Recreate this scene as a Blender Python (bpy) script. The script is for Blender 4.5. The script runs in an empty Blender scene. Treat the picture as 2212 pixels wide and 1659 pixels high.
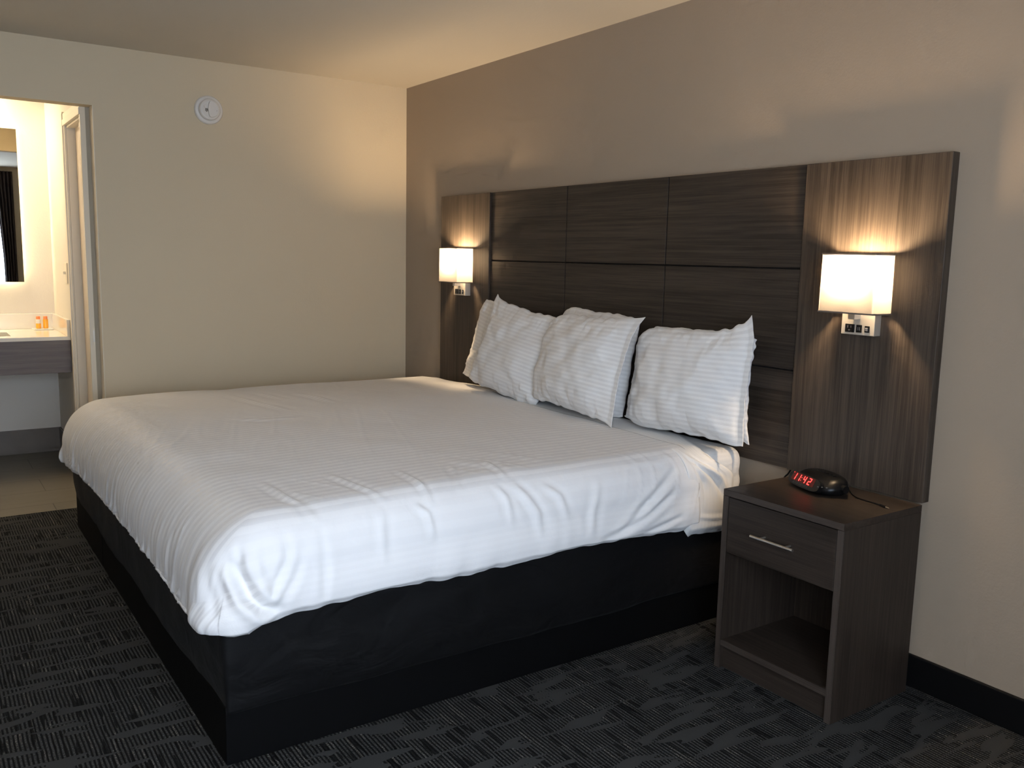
import bpy, bmesh, math
import numpy as np
from mathutils import Matrix, Vector

PI = math.pi
COL = bpy.context.scene.collection

# ------------------------------------------------------------------ helpers
def link(o, parent=None):
    COL.objects.link(o)
    if parent is not None:
        o.parent = parent
    return o

def thing(name, label, cat, loc=(0, 0, 0), rot=(0, 0, 0), group=None):
    o = bpy.data.objects.new(name, None)
    o.empty_display_size = .05
    o.location = loc
    o.rotation_euler = rot
    o['label'] = label
    o['category'] = cat
    if group:
        o['group'] = group
    link(o)
    bpy.context.view_layer.update()
    return o

def tag(o, label, cat, group=None):
    o['label'] = label
    o['category'] = cat
    if group:
        o['group'] = group
    return o

def struct(o, label, cat):
    o['kind'] = 'structure'
    o['label'] = label
    o['category'] = cat
    return o

def root_off(parent):
    off = Vector((0, 0, 0))
    p = parent
    while p is not None:
        off += p.location
        p = p.parent
    return off

def mk(name, verts, faces, mat, parent=None, world=True, smooth=False, uv=None, lab=None):
    me = bpy.data.meshes.new(name)
    off = root_off(parent) if (parent is not None and world) else Vector((0, 0, 0))
    V = [(float(v[0]) - off.x, float(v[1]) - off.y, float(v[2]) - off.z) for v in verts]
    me.from_pydata(V, [], faces)
    if uv is not None:
        layer = me.uv_layers.new(name='UVMap')
        vi = np.empty(len(me.loops), dtype=np.int32)
        me.loops.foreach_get('vertex_index', vi)
        layer.data.foreach_set('uv', np.asarray(uv, dtype=np.float32)[vi].ravel())
    me.materials.append(mat)
    if smooth:
        me.polygons.foreach_set('use_smooth', [True] * len(me.polygons))
    me.update()
    o = bpy.data.objects.new(name, me)
    if lab:
        o['label'] = lab
    return link(o, parent)

def bm_obj(name, bm, mat, parent=None, world=True, smooth=False, lab=None):
    bmesh.ops.recalc_face_normals(bm, faces=bm.faces)
    me = bpy.data.meshes.new(name)
    if parent is not None and world:
        bmesh.ops.translate(bm, verts=bm.verts, vec=-root_off(parent))
    bm.to_mesh(me)
    bm.free()
    me.materials.append(mat)
    if smooth:
        me.polygons.foreach_set('use_smooth', [True] * len(me.polygons))
    o = bpy.data.objects.new(name, me)
    if lab:
        o['label'] = lab
    return link(o, parent)

def add_box(bm, x0, x1, y0, y1, z0, z1, bev=0., seg=2):
    t = bmesh.new()
    bmesh.ops.create_cube(t, size=1)
    for v in t.verts:
        v.co = Vector((x0 + (v.co.x + .5) * (x1 - x0), y0 + (v.co.y + .5) * (y1 - y0), z0 + (v.co.z + .5) * (z1 - z0)))
    if bev > 0:
        bmesh.ops.bevel(t, geom=t.edges[:], offset=bev, segments=seg, affect='EDGES', profile=.5)
    me = bpy.data.meshes.new('tmp')
    t.to_mesh(me); t.free()
    bm.from_mesh(me)
    bpy.data.meshes.remove(me)

def box(name, b, mat, parent=None, bev=0., seg=2, world=True, lab=None, smooth=False):
    bm = bmesh.new()
    add_box(bm, *b, bev=bev, seg=seg)
    return bm_obj(name, bm, mat, parent, world, smooth, lab)

def add_lathe(bm, prof, c, axis='z', n=40):
    # prof: list of (radius, height)
    rings = []
    for r, h in prof:
        ring = []
        for k in range(n):
            a = 2 * PI * k / n
            u, v = r * math.cos(a), r * math.sin(a)
            p = {'z': (u, v, h), 'x': (h, u, v), 'y': (u, h, v)}[axis]
            ring.append(bm.verts.new((c[0] + p[0], c[1] + p[1], c[2] + p[2])))
        rings.append(ring)
    for a, b in zip(rings[:-1], rings[1:]):
        for k in range(n):
            bm.faces.new((a[k], a[(k + 1) % n], b[(k + 1) % n], b[k]))
    bm.faces.new(rings[0]); bm.faces.new(list(reversed(rings[-1])))

def add_tube(bm, pts, r, n=10):
    pts = [Vector(p) for p in pts]
    rings = []
    up = Vector((0, 0, 1))
    for i, p in enumerate(pts):
        t = (pts[min(i + 1, len(pts) - 1)] - pts[max(i - 1, 0)]).normalized()
        s = t.cross(up if abs(t.z) < .9 else Vector((1, 0, 0))).normalized()
        w = s.cross(t)
        rr = r[i] if isinstance(r, (list, tuple)) else r
        rings.append([bm.verts.new(p + s * rr * math.cos(2 * PI * k / n) + w * rr * math.sin(2 * PI * k / n)) for k in range(n)])
    for a, b in zip(rings[:-1], rings[1:]):
        for k in range(n):
            bm.faces.new((a[k], a[(k + 1) % n], b[(k + 1) % n], b[k]))
    bm.faces.new(rings[0]); bm.faces.new(list(reversed(rings[-1])))

def smoothpath(pts, n=8):
    P = [Vector(p) for p in pts]
    out = []
    for i in range(len(P) - 1):
        p0, p1, p2, p3 = P[max(i - 1, 0)], P[i], P[i + 1], P[min(i + 2, len(P) - 1)]
        for k in range(n):
            t = k / n
            out.append(.5 * ((2 * p1) + (p2 - p0) * t + (2 * p0 - 5 * p1 + 4 * p2 - p3) * t * t + (3 * p1 - p0 - 3 * p2 + p3) * t ** 3))
    out.append(P[-1])
    return out

# vectorised gradient-ish noise ------------------------------------------------
def _h(ix, iy, iz, seed):
    n = (ix * 374761393 + iy * 668265263 + iz * 2147483647 + seed * 1274126177) & 0xffffffff
    n = ((n ^ (n >> 13)) * 1274126177) & 0xffffffff
    n = (n ^ (n >> 16)) & 0xffffffff
    return n.astype(np.float64) / 4294967295. * 2 - 1

def noise(x, y, z=0., seed=0):
    x, y, z = np.broadcast_arrays(np.asarray(x, float), np.asarray(y, float), np.asarray(z, float))
    ix, iy, iz = np.floor(x).astype(np.int64), np.floor(y).astype(np.int64), np.floor(z).astype(np.int64)
    fx, fy, fz = x - ix, y - iy, z - iz
    s = lambda t: t * t * t * (t * (t * 6 - 15) + 10)
    ux, uy, uz = s(fx), s(fy), s(fz)
    r = 0
    for a in (0, 1):
        for b in (0, 1):
            for c in (0, 1):
                w = (ux if a else 1 - ux) * (uy if b else 1 - uy) * (uz if c else 1 - uz)
                r = r + w * _h(ix + a, iy + b, iz + c, seed)
    return r

def fbm(x, y, z=0., o=3, seed=0):
    r, a = 0, 1.
    for k in range(o):
        r = r + a * noise(x * 2 ** k, y * 2 ** k, np.asarray(z) * 2 ** k, seed + k * 17)
        a *= .5
    return r

def sst(a, b, x):
    t = np.clip((x - a) / (b - a), 0, 1)
    return t * t * (3 - 2 * t)

def polydist(P, line):
    # distance of points P (n,3) to a 3D polyline, and the parameter along it 0..1
    best = np.full(len(P), 1e9); par = np.zeros(len(P))
    L = len(line) - 1
    for i in range(L):
        a, b = np.array(line[i]), np.array(line[i + 1])
        ab = b - a
        t = np.clip(((P - a) @ ab) / (ab @ ab), 0, 1)
        d = np.linalg.norm(P - (a + t[:, None] * ab), axis=1)
        m = d < best
        best[m] = d[m]; par[m] = ((i + t) / L)[m]
    return best, par

def crease(P, line, amp, w):
    d, t = polydist(P, line)
    fade = np.sin(np.clip(t, .0, 1) * PI) ** .6
    fade = np.maximum(fade, .15)
    return amp * fade * (np.exp(-(d / w) ** 2) - .55 * np.exp(-((d - 1.9 * w) / (1.1 * w)) ** 2))

def grid_faces(nu, nv):
    i = np.arange(nu - 1)[:, None]; j = np.arange(nv - 1)[None, :]
    a = i * nv + j
    return np.stack([a, a + nv, a + nv + 1, a + 1], -1).reshape(-1, 4)

def grid_normals(G):
    du = np.gradient(G, axis=0); dv = np.gradient(G, axis=1)
    n = np.cross(du, dv)
    l = np.linalg.norm(n, axis=2, keepdims=True)
    return n / np.maximum(l, 1e-9)

# ------------------------------------------------------------------ materials
def newmat(name):
    m = bpy.data.materials.new(name)
    m.use_nodes = True
    nt = m.node_tree
    for n in list(nt.nodes):
        if n.type not in ('BSDF_PRINCIPLED', 'OUTPUT_MATERIAL'):
            nt.nodes.remove(n)
    p = [n for n in nt.nodes if n.type == 'BSDF_PRINCIPLED'][0]
    return m, nt, p

class NT:
    def __init__(s, nt): s.nt = nt
    def n(s, t, **k):
        o = s.nt.nodes.new(t)
        for a, b in k.items(): setattr(o, a, b)
        return o
    def l(s, a, b): s.nt.links.new(a, b)
    def setin(s, sock, v):
        if isinstance(v, (int, float)): sock.default_value = v
        elif isinstance(v, tuple): sock.default_value = v
        else: s.l(v, sock)
    def m(s, op, a, b=None, c=None):
        o = s.n('ShaderNodeMath', operation=op)
        s.setin(o.inputs[0], a)
        if b is not None: s.setin(o.inputs[1], b)
        if c is not None: s.setin(o.inputs[2], c)
        return o.outputs[0]
    def mix(s, f, a, b):
        o = s.n('ShaderNodeMix', data_type='RGBA')
        s.setin(o.inputs[0], f); s.setin(o.inputs[6], a); s.setin(o.inputs[7], b)
        return o.outputs[2]
    def coord(s, w='Object'):
        return s.n('ShaderNodeTexCoord').outputs[w]
    def mapv(s, v, scale=(1, 1, 1), loc=(0, 0, 0), rot=(0, 0, 0)):
        o = s.n('ShaderNodeMapping')
        s.l(v, o.inputs[0]); o.inputs['Scale'].default_value = scale; o.inputs['Location'].default_value = loc
        o.inputs['Rotation'].default_value = rot
        return o.outputs[0]
    def noise(s, v, scale=5., detail=2., rough=.5, dist=0.):
        o = s.n('ShaderNodeTexNoise')
        s.l(v, o.inputs['Vector']); o.inputs['Scale'].default_value = scale; o.inputs['Detail'].default_value = detail
        o.inputs['Roughness'].default_value = rough; o.inputs['Distortion'].default_value = dist
        return o.outputs[0]
    def ramp(s, v, a, b, c0=0., c1=1.):
        o = s.n('ShaderNodeMapRange'); o.interpolation_type = 'SMOOTHSTEP'
        s.setin(o.inputs[0], v); o.inputs[1].default_value = a; o.inputs[2].default_value = b
        o.inputs[3].default_value = c0; o.inputs[4].default_value = c1
        return o.outputs[0]
    def bump(s, h, strength, dist, p, nrm=None):
        o = s.n('ShaderNodeBump')
        s.setin(o.inputs['Height'], h); o.inputs['Strength'].default_value = strength; o.inputs['Distance'].default_value = dist
        if nrm is not None: s.l(nrm, o.inputs['Normal'])
        s.l(o.outputs[0], p.inputs['Normal'])
        return o.outputs[0]

def c4(c): return (c[0], c[1], c[2], 1.)

def plain(name, col, rough=.5, metal=0., spec=.5, bumpscale=None, bumpd=.0005, var=.0):
    m, nt, p = newmat(name); t = NT(nt)
    v = t.coord()
    if var:
        f = t.noise(v, 6., 3.)
        c = t.mix(f, c4([x * (1 - var) for x in col]), c4([x * (1 + var) for x in col]))
        t.l(c, p.inputs['Base Color'])
    else:
        p.inputs['Base Color'].default_value = c4(col)
    p.inputs['Roughness'].default_value = rough
    p.inputs['Metallic'].default_value = metal
    p.inputs['Specular IOR Level'].default_value = spec
    if bumpscale:
        t.bump(t.noise(v, bumpscale, 3.), .6, bumpd, p)
    return m

def wall_mat(name, col, rough=.75):
    m, nt, p = newmat(name); t = NT(nt)
    v = t.coord()
    big = t.noise(v, 1.3, 2.)
    c = t.mix(big, c4([x * .96 for x in col]), c4([x * 1.04 for x in col]))
    t.l(c, p.inputs['Base Color'])
    p.inputs['Roughness'].default_value = rough
    p.inputs['Specular IOR Level'].default_value = .3
    h = t.m('ADD', t.noise(v, 120., 2.), t.m('MULTIPLY', t.noise(v, 45., 2.), .8))
    t.bump(h, .35, .0012, p)
    return m

def wood(name, direction, c0, c1, rough=.42, fine=1.):
    # direction: grain axis 'x','y','z'
    m, nt, p = newmat(name); t = NT(nt)
    v = t.coord()
    def sc(across, along):
        d = {'x': (along, across, across), 'y': (across, along, across), 'z': (across, across, along)}[direction]
        return t.mapv(v, scale=d)
    a = t.noise(sc(420. * fine, 5.), 1., 3., .6)
    b = t.noise(sc(90. * fine, 2.), 1., 3., .55)
    c = t.noise(sc(18., 1.), 1., 2., .5)
    f = t.m('ADD', t.m('MULTIPLY', a, .45), t.m('ADD', t.m('MULTIPLY', b, .4), t.m('MULTIPLY', c, .25)))
    f = t.ramp(f, .37, .74)
    col = t.mix(f, c4(c0), c4(c1))
    t.l(col, p.inputs['Base Color'])
    p.inputs['Roughness'].default_value = rough
    p.inputs['Specular IOR Level'].default_value = .25
    t.bump(a, .25, .0004, p)
    return m

def fabric(name, c0, c1, period, axis='y', rough=.8, sheen=.2, dr=.22, sidefade=False):
    m, nt, p = newmat(name); t = NT(nt)
    uv = t.coord('UV')
    sp = t.n('ShaderNodeSeparateXYZ'); t.l(uv, sp.inputs[0])
    k = sp.outputs[0 if axis == 'x' else 1]
    s = t.m('SINE', t.m('MULTIPLY', k, 2 * PI / period))
    f = t.ramp(s, -.35, .35)
    if sidefade:  # light incidence painted in: stripe contrast fades on the side-facing cloth
        ge = t.n('ShaderNodeSeparateXYZ'); t.l(t.n('ShaderNodeNewGeometry').outputs['Normal'], ge.inputs[0])
        k2 = t.ramp(ge.outputs[0], .35, .8, 1., .15)
        f = t.m('MULTIPLY', f, k2)
    col = t.mix(f, c4(c0), c4(c1))
    t.l(col, p.inputs['Base Color'])
    t.l(t.ramp(f, 0., 1., rough, rough - dr), p.inputs['Roughness'])
    t.l(t.ramp(f, 0., 1., .2, .5), p.inputs['Specular IOR Level'])
    p.inputs['Sheen Weight'].default_value = sheen
    p.inputs['Sheen Roughness'].default_value = .5
    weave = t.noise(t.mapv(uv, scale=(1400., 1400., 1.)), 1., 1.)
    wr = t.noise(t.mapv(uv, scale=(22., 22., 1.)), 1., 4., .55, .6)
    h = t.m('ADD', t.m('MULTIPLY', f, .25), t.m('ADD', t.m('MULTIPLY', weave, .15), t.m('MULTIPLY', wr, .9)))
    t.bump(h, .45, .0022, p)
    return m

M = {}
M['wall_back'] = wall_mat('paint_taupe', (.37, .295, .22))
M['wall_left'] = wall_mat('paint_beige', (.64, .535, .37))
M['ceiling'] = wall_mat('ceiling_paint', (.64, .58, .48), .85)
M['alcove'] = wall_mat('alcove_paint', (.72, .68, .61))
M['trim'] = plain('cream_trim', (.76, .70, .58), .4, bumpscale=30., bumpd=.0003)
M['trim_w'] = plain('warm_cream_trim', (.72, .62, .46), .4, bumpscale=30., bumpd=.0003)
M['jamb'] = plain('shaded_jamb_tan', (.36, .30, .21), .6, bumpscale=30., bumpd=.0003)  # wall paint darkened, shade of the opening's return put into the colour
M['door'] = plain('cream_door', (.70, .62, .52), .45, bumpscale=25., bumpd=.0003, var=.04)
M['base'] = plain('black_rubber', (.0028, .0028, .003), .55, bumpscale=40., bumpd=.0003, spec=.2)
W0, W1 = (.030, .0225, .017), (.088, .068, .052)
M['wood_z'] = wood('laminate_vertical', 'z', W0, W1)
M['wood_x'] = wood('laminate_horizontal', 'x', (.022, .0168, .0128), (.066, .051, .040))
M['ns_z'] = wood('nightstand_vertical', 'z', (.0205, .0148, .0112), (.052, .0385, .0295), .45)
M['ns_x'] = wood('nightstand_horizontal', 'x', (.018, .013, .0098), (.047, .0345, .0268), .45)
M['ns_edge'] = wood('nightstand_edge', 'z', (.046, .035, .028), (.076, .059, .048), .45)
M['ns_edge_x'] = wood('nightstand_edge_x', 'x', (.041, .031, .0248), (.071, .055, .0445), .45)
M['groove'] = plain('groove_black', (.008, .006, .005), .7, bumpscale=50.)
M['steel'] = plain('brushed_nickel', (.66, .62, .56), .38, 1., bumpscale=200., bumpd=.0001)
M['plate'] = plain('satin_nickel_plate', (.60, .55, .47), .5, .55, bumpscale=200., bumpd=.0001)
M['blackp'] = plain('black_plastic', (.004, .004, .0045), .36, bumpscale=300., bumpd=.00005, spec=.3)
M['greyp'] = plain('grey_marking', (.13, .13, .135), .5, bumpscale=300., bumpd=.00005)
M['whitep'] = plain('white_plastic', (.72, .68, .62), .45, bumpscale=80., bumpd=.0001)
M['skirt'] = None
M['cover'] = fabric('striped_cover_cotton', (.80, .79, .78), (.70, .69, .685), .036, 'x', dr=.3, sidefade=True)
M['pillow'] = fabric('striped_pillow_cotton', (.80, .79, .77), (.72, .708, .69), .0185, 'y')
M['sheet'] = fabric('plain_sheet_cotton', (.80, .79, .77), (.785, .775, .755), .02, 'y')
M['quartz'] = plain('white_quartz', (.80, .77, .68), .12, bumpscale=20., bumpd=.0001, var=.02)
M['sink'] = plain('sink_ceramic', (.55, .53, .42), .15, bumpscale=20., bumpd=.0001)
M['apron'] = wood('vanity_laminate', 'y', (.13, .115, .115), (.20, .175, .17), .5, .5)
M['curtain'] = plain('brown_curtain_cloth', (.030, .018, .014), .8, bumpscale=120., var=.2)
M['orange'] = plain('orange_lotion', (.95, .42, .03), .3, bumpscale=50., bumpd=.0001)
M['redcap'] = plain('orange_red_cap', (.85, .25, .08), .3, bumpscale=50., bumpd=.0001)

def skirt_mat():
    m, nt, p = newmat('black_satin_skirt'); t = NT(nt)
    v = t.coord()
    col = t.mix(t.noise(v, 3., 3.), (.0015, .0015, .0017, 1), (.0034, .0034, .0039, 1))
    t.l(col, p.inputs['Base Color'])
    p.inputs['Roughness'].default_value = .58
    p.inputs['Specular IOR Level'].default_value = .22
    p.inputs['Sheen Weight'].default_value = .02
    wv = t.noise(t.mapv(v, scale=(900, 900, 900)), 1., 1.)
    wr = t.noise(t.mapv(v, scale=(5, 5, 9)), 1., 3., .5, .8)
    t.bump(t.m('ADD', t.m('MULTIPLY', wv, .04), wr), .5, .02, p)
    return m
M['skirt'] = skirt_mat()
M['platform'] = plain('black_platform', (.0014, .0014, .0016), .7, bumpscale=40., bumpd=.0003, spec=.12)

def emis(name, col, s):
    m, nt, p = newmat(name)
    p.inputs['Base Color'].default_value = c4(col)
    p.inputs['Emission Color'].default_value = c4(col)
    p.inputs['Emission Strength'].default_value = s
    t = NT(nt)
    f = t.noise(t.coord(), 3., 1.)
    t.l(t.ramp(f, 0., 1., .45, .55), p.inputs['Roughness'])
    return m
M['red'] = emis('red_led', (1., .035, .03), 5.)
M['led'] = emis('warm_led_strip', (1., .80, .50), 26.)
M['bulb'] = emis('lamp_bulb_glow', (1., .72, .43), 1050.)
M['sky'] = emis('daylight_pane', (.70, .82, 1.), 12.2)

def display_mat():
    m, nt, p = newmat('dark_red_display'); t = NT(nt)
    p.inputs['Base Color'].default_value = (.03, .004, .004, 1)
    p.inputs['Emission Color'].default_value = (.35, .02, .02, 1)
    p.inputs['Emission Strength'].default_value = .12
    p.inputs['Roughness'].default_value = .15
    t.bump(t.noise(t.coord(), 80.), .1, .00005, p)
    return m
M['display'] = display_mat()

def shade_mat():
    m, nt, p = newmat('white_shade_fabric'); t = NT(nt)
    out = [n for n in nt.nodes if n.type == 'OUTPUT_MATERIAL'][0]
    v = t.coord()
    w = t.noise(t.mapv(v, scale=(700, 700, 700)), 1., 1.)
    col = t.mix(w, (.15, .139, .128, 1), (.18, .168, .156, 1))
    d = t.n('ShaderNodeBsdfDiffuse'); t.l(col, d.inputs[0])
    tr = t.n('ShaderNodeBsdfTranslucent'); t.l(col, tr.inputs[0])
    mx = t.n('ShaderNodeMixShader'); mx.inputs[0].default_value = .45
    t.l(d.outputs[0], mx.inputs[1]); t.l(tr.outputs[0], mx.inputs[2])
    t.l(mx.outputs[0], out.inputs[0])
    nt.nodes.remove(p)
    return m
M['shade'] = shade_mat()

def mirror_mat():
    m, nt, p = newmat('mirror_glass'); t = NT(nt)
    p.inputs['Base Color'].default_value = (.80, .80, .76, 1)
    p.inputs['Metallic'].default_value = 1.
    t.l(t.ramp(t.noise(t.coord(), 2.), 0, 1, .0, .015), p.inputs['Roughness'])
    return m
M['mirror'] = mirror_mat()

def carpet_mat():
    m, nt, p = newmat('loop_carpet'); t = NT(nt)
    v = t.coord()
    wob = t.noise(v, 9., 2.)
    sp = t.n('ShaderNodeSeparateXYZ'); t.l(v, sp.inputs[0])
    X, Y = sp.outputs[0], sp.outputs[1]
    yy = t.m('ADD', Y, t.m('MULTIPLY', wob, .006))
    ridge = t.ramp(t.m('SINE', t.m('MULTIPLY', yy, 2 * PI / .0115)), -.75, .55)
    beads = t.m('SINE', t.m('ADD', t.m('MULTIPLY', X, 2 * PI / .008), t.m('MULTIPLY', t.noise(v, 60., 1.), 9.)))
    loop = t.m('MULTIPLY', ridge, t.ramp(beads, -1.4, .6, .45, 1.))
    # flat cut patches, elongated along y
    pv = t.mapv(v, scale=(21., 4.6, 1.), rot=(0, 0, .10))
    patch = t.ramp(t.noise(pv, 1., 2.2, .5, .7), .545, .562)
    # broken long bars along x : dark and bright
    bv = t.mapv(v, scale=(5.5, 42., 1.))
    bn = t.noise(bv, 1., 1., .5)
    bright = t.ramp(bn, .60, .66)
    dv = t.mapv(v, scale=(6.5, 60., 1.), loc=(7.3, 3.1, 0))
    dark = t.ramp(t.noise(dv, 1., 1., .5), .59, .64)
    sm = t.noise(v, 210., 2., .7)
    base = t.mix(t.ramp(sm, .35, .68), (.038, .0385, .0375, 1), (.096, .097, .093, 1))
    base = t.mix(bright, base, t.mix(t.ramp(sm, .4, .65), (.05, .048, .043, 1), (.22, .21, .19, 1)))
    loopc = t.mix(loop, (.0085, .0087, .0090, 1), base)
    loopc = t.mix(t.m('MULTIPLY', dark, .85), loopc, (.005, .005, .0052, 1))
    pcol = t.mix(t.noise(v, 320., 1.), (.036, .0365, .036, 1), (.049, .050, .049, 1))
    col = t.mix(patch, loopc, pcol)
    t.l(col, p.inputs['Base Color'])
    p.inputs['Roughness'].default_value = .95
    p.inputs['Specular IOR Level'].default_value = .1
    h = t.m('ADD', t.m('MULTIPLY', t.m('MULTIPLY', loop, 1.), t.m('SUBTRACT', 1., patch)), t.m('MULTIPLY', patch, .75))
    h = t.m('SUBTRACT', h, t.m('MULTIPLY', t.m('MULTIPLY', dark, .7), t.m('SUBTRACT', 1., patch)))
    t.bump(h, .8, .004, p)
    return m
M['carpet'] = carpet_mat()

def tile_mat(name, c0, c1, grout, sx, sy, offset=.5, rot=0., dark=False):
    m, nt, p = newmat(name); t = NT(nt)
    v = t.mapv(t.coord(), rot=(0, 0, rot), loc=(.03, .12, 0))
    b = t.n('ShaderNodeTexBrick'); t.l(v, b.inputs[0])
    b.offset = offset
    b.inputs['Scale'].default_value = 1.
    b.inputs['Brick Width'].default_value = sx
    b.inputs['Row Height'].default_value = sy
    b.inputs['Mortar Size'].default_value = .0022
    b.inputs['Mortar Smooth'].default_value = .1
    n = t.noise(t.mapv(t.coord(), scale=(14., 2.2, 14.)), 1., 4., .6, .6)
    col = t.mix(n, c4(c0), c4(c1))
    col = t.mix(b.outputs['Fac'], col, c4(grout))
    t.l(col, p.inputs['Base Color'])
    p.inputs['Roughness'].default_value = .4
    t.bump(t.m('SUBTRACT', 1., b.outputs['Fac']), .5, .001, p)
    return m
M['tile'] = tile_mat('floor_tile', (.13, .115, .088), (.20, .178, .138), (.05, .043, .032), .61, .305, rot=PI / 2)
M['tilebase'] = plain('base_tile', (.17, .145, .12), .4, bumpscale=30., var=.25)

# ------------------------------------------------------------------ room shell
XR, YF, H, HA = 5.5, -4.4, 2.44, 2.44
DY, DZ, DL = -1.835, 2.133, -2.95       # doorway opening right edge, head height, left edge
AX, AY = -1.54, -1.872                  # alcove back wall, alcove right wall
struct(box('floor', (0.03, XR + .1, YF - .1, .1, -.1, 0), M['carpet']), 'charcoal loop carpet with broken ribbed bars and flat patches', 'carpet')
struct(box('floor', (AX - .1, .03, -3.1, -1.7, -.1, 0), M['tile']), 'beige rectangular tile floor in the vanity alcove', 'tile floor')
bm = bmesh.new()
add_box(bm, 0.0, XR + .1, YF - .1, .1, H, H + .1)
struct(bm_obj('ceiling', bm, M['ceiling']), 'smooth off white bedroom ceiling', 'ceiling')
struct(box('ceiling', (AX - .1, 0.0, -3.1, -1.7, HA, HA + .1), M['alcove']), 'ceiling above the vanity alcove', 'ceiling')
struct(box('wall_back', (0, XR + .1, 0, .1, 0, H), M['wall_back']), 'taupe painted wall behind the headboard', 'wall')
bm = bmesh.new()
add_box(bm, -.1, 0, DY, .1, 0, H)
add_box(bm, -.1, 0, DL, DY, DZ, H)
add_box(bm, -.1, 0, YF - .1, DL, 0, H)
struct(bm_obj('wall_left', bm, M['wall_left']), 'beige wall with smoke alarm and opening to the vanity alcove', 'wall')
struct(box('trim_5', (-.1003, -.0985, AY + .014, DY, 0, DZ), M['jamb'], None), 'tan strip inside the alcove opening with shade painted into its colour', 'trim')
# metal corner edge of the opening
bm = bmesh.new()
add_box(bm, -.1, .002, DY - .003, DY, 0, DZ, .0008)
struct(bm_obj('trim_1', bm, M['trim']), 'pale corner edge lining the alcove opening', 'trim')
struct(box('wall_front', (-.1, XR + .1, YF - .1, YF, 0, H), M['wall_back']), 'beige wall opposite the headboard', 'wall')
# window wall with a hole
WY0, WY1, WZ0, WZ1 = -3.45, -1.50, .55, 2.15
bm = bmesh.new()
add_box(bm, XR, XR + .12, YF, WY0, 0, H)
add_box(bm, XR, XR + .12, WY1, 0, 0, H)
add_box(bm, XR, XR + .12, WY0, WY1, 0, WZ0)
add_box(bm, XR, XR + .12, WY0, WY1, WZ1, H)
struct(bm_obj('wall_right', bm, M['wall_left']), 'beige wall with the bright window', 'wall')
win = struct(box('window_1', (XR + .10, XR + .115, WY0, WY1, WZ0, WZ1), M['sky']), 'bright daylight window beside dark curtain', 'window')
bm = bmesh.new()
for (y0, y1, z0, z1) in ((WY0, WY0 + .05, WZ0, WZ1), (WY1 - .05, WY1, WZ0, WZ1), ((WY0 + WY1) / 2 - .02, (WY0 + WY1) / 2 + .02, WZ0, WZ1), (WY0, WY1, WZ0, WZ0 + .05), (WY0, WY1, WZ1 - .05, WZ1)):
    add_box(bm, XR + .05, XR + .098, y0, y1, z0, z1, .004)
struct(bm_obj('trim_2', bm, M['whitep']), 'white frame of the bright window', 'window frame')
# curtain on the right side of that window (seen in the mirror)
ny, nz = 60, 20
V = []
for j in range(nz):
    for i in range(ny):
        a = i / (ny - 1); b = j / (nz - 1)
        z = .06 + 2.32 * b
        wd = .30 if z > 1.2 else .22
        V.append((XR - .07 + .02 * math.sin(a * 10 * PI), -1.60 + a * .15 - (0 if b < .5 else (b - .5) * .12 * (1 - a)), z))
F = [(j * ny + i, j * ny + i + 1, (j + 1) * ny + i + 1, (j + 1) * ny + i) for j in range(nz - 1) for i in range(ny - 1)]
cu = mk('window_curtain', V, F, M['curtain'], smooth=True)
tag(cu, 'dark brown full length curtain reflected in the lit mirror', 'curtain')
md = cu.modifiers.new('s', 'SOLIDIFY'); md.thickness = .004

# baseboards
def baseboard(name, b, lab):
    bm = bmesh.new(); add_box(bm, *b, bev=.004)
    return struct(bm_obj(name, bm, M['base']), lab, 'baseboard')
baseboard('baseboard_back', (0.0, XR, -.014, 0, 0, .112), 'black baseboard under the headboard wall')
baseboard('baseboard_left', (0.0, .014, DY + .01, -.02, 0, .112), 'black baseboard along the smoke alarm wall')

# alcove
struct(box('wall_alcove_back', (AX - .1, AX, -3.1, -1.7, 0, HA), M['alcove']), 'brightly lit wall holding the mirror above the vanity', 'wall')
DX0, DX1, DTZ = -.66, -.118, 2.095
bm = bmesh.new()
add_box(bm, AX, DX0, AY, AY + .11, 0, HA)
add_box(bm, DX0, DX1, AY, AY + .11, DTZ, HA)
add_box(bm, DX1, -.1005, AY, AY + .11, 0, HA)
struct(bm_obj('wall_alcove_right', bm, M['alcove']), 'cream side wall of the vanity alcove with light switch and door', 'wall')
struct(box('trim_4', (-.1, -.0965, AY - .012, AY + .014, 0, DZ + .03), M['trim_w'], bev=.0008), 'narrow cream edge of the alcove door frame', 'trim')
struct(box('wall_alcove_left', (AX, -.1, -3.06, DL, 0, HA), M['alcove']), 'left side wall of the vanity alcove', 'wall')
# door in the alcove side wall, with casing
bm = bmesh.new()
add_box(bm, DX0, DX1, AY + .045, AY + .085, .01, DTZ, .002)
d1 = struct(bm_obj('door_1', bm, M['door']), 'plain beige door in the alcove side wall', 'door')
bm = bmesh.new()
for (a, b, pr) in ((DX0 - .085, DX0 - .05, .014), (DX0 - .05, DX0 - .02, .020), (DX0 - .02, DX0 + .004, .012)):
    add_box(bm, a, b, AY - pr, AY, 0, DTZ + .05 + (DX0 - a) * .4, .002)
add_box(bm, DX0 - .085, DX1 + .02, AY - .014, AY, DTZ + .035, DTZ + .07, .002)
add_box(bm, DX0 - .05, DX1 + .02, AY - .018, AY, DTZ, DTZ + .035, .002)
add_box(bm, DX0, DX0 + .012, AY, AY + .1, 0, DTZ, .001)
add_box(bm, DX0, DX1, AY, AY + .1, DTZ - .012, DTZ, .001)
add_box(bm, DX1 - .01, -.1, AY - .012, AY, 0, DTZ, .001)
struct(bm_obj('trim_3', bm, M['trim']), 'cream casing round the beige alcove door', 'door casing')
box('strike_plate', (-.0975, -.0955, AY + .004, AY + .013, .885, .95), M['plate'], parent=None)
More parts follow.
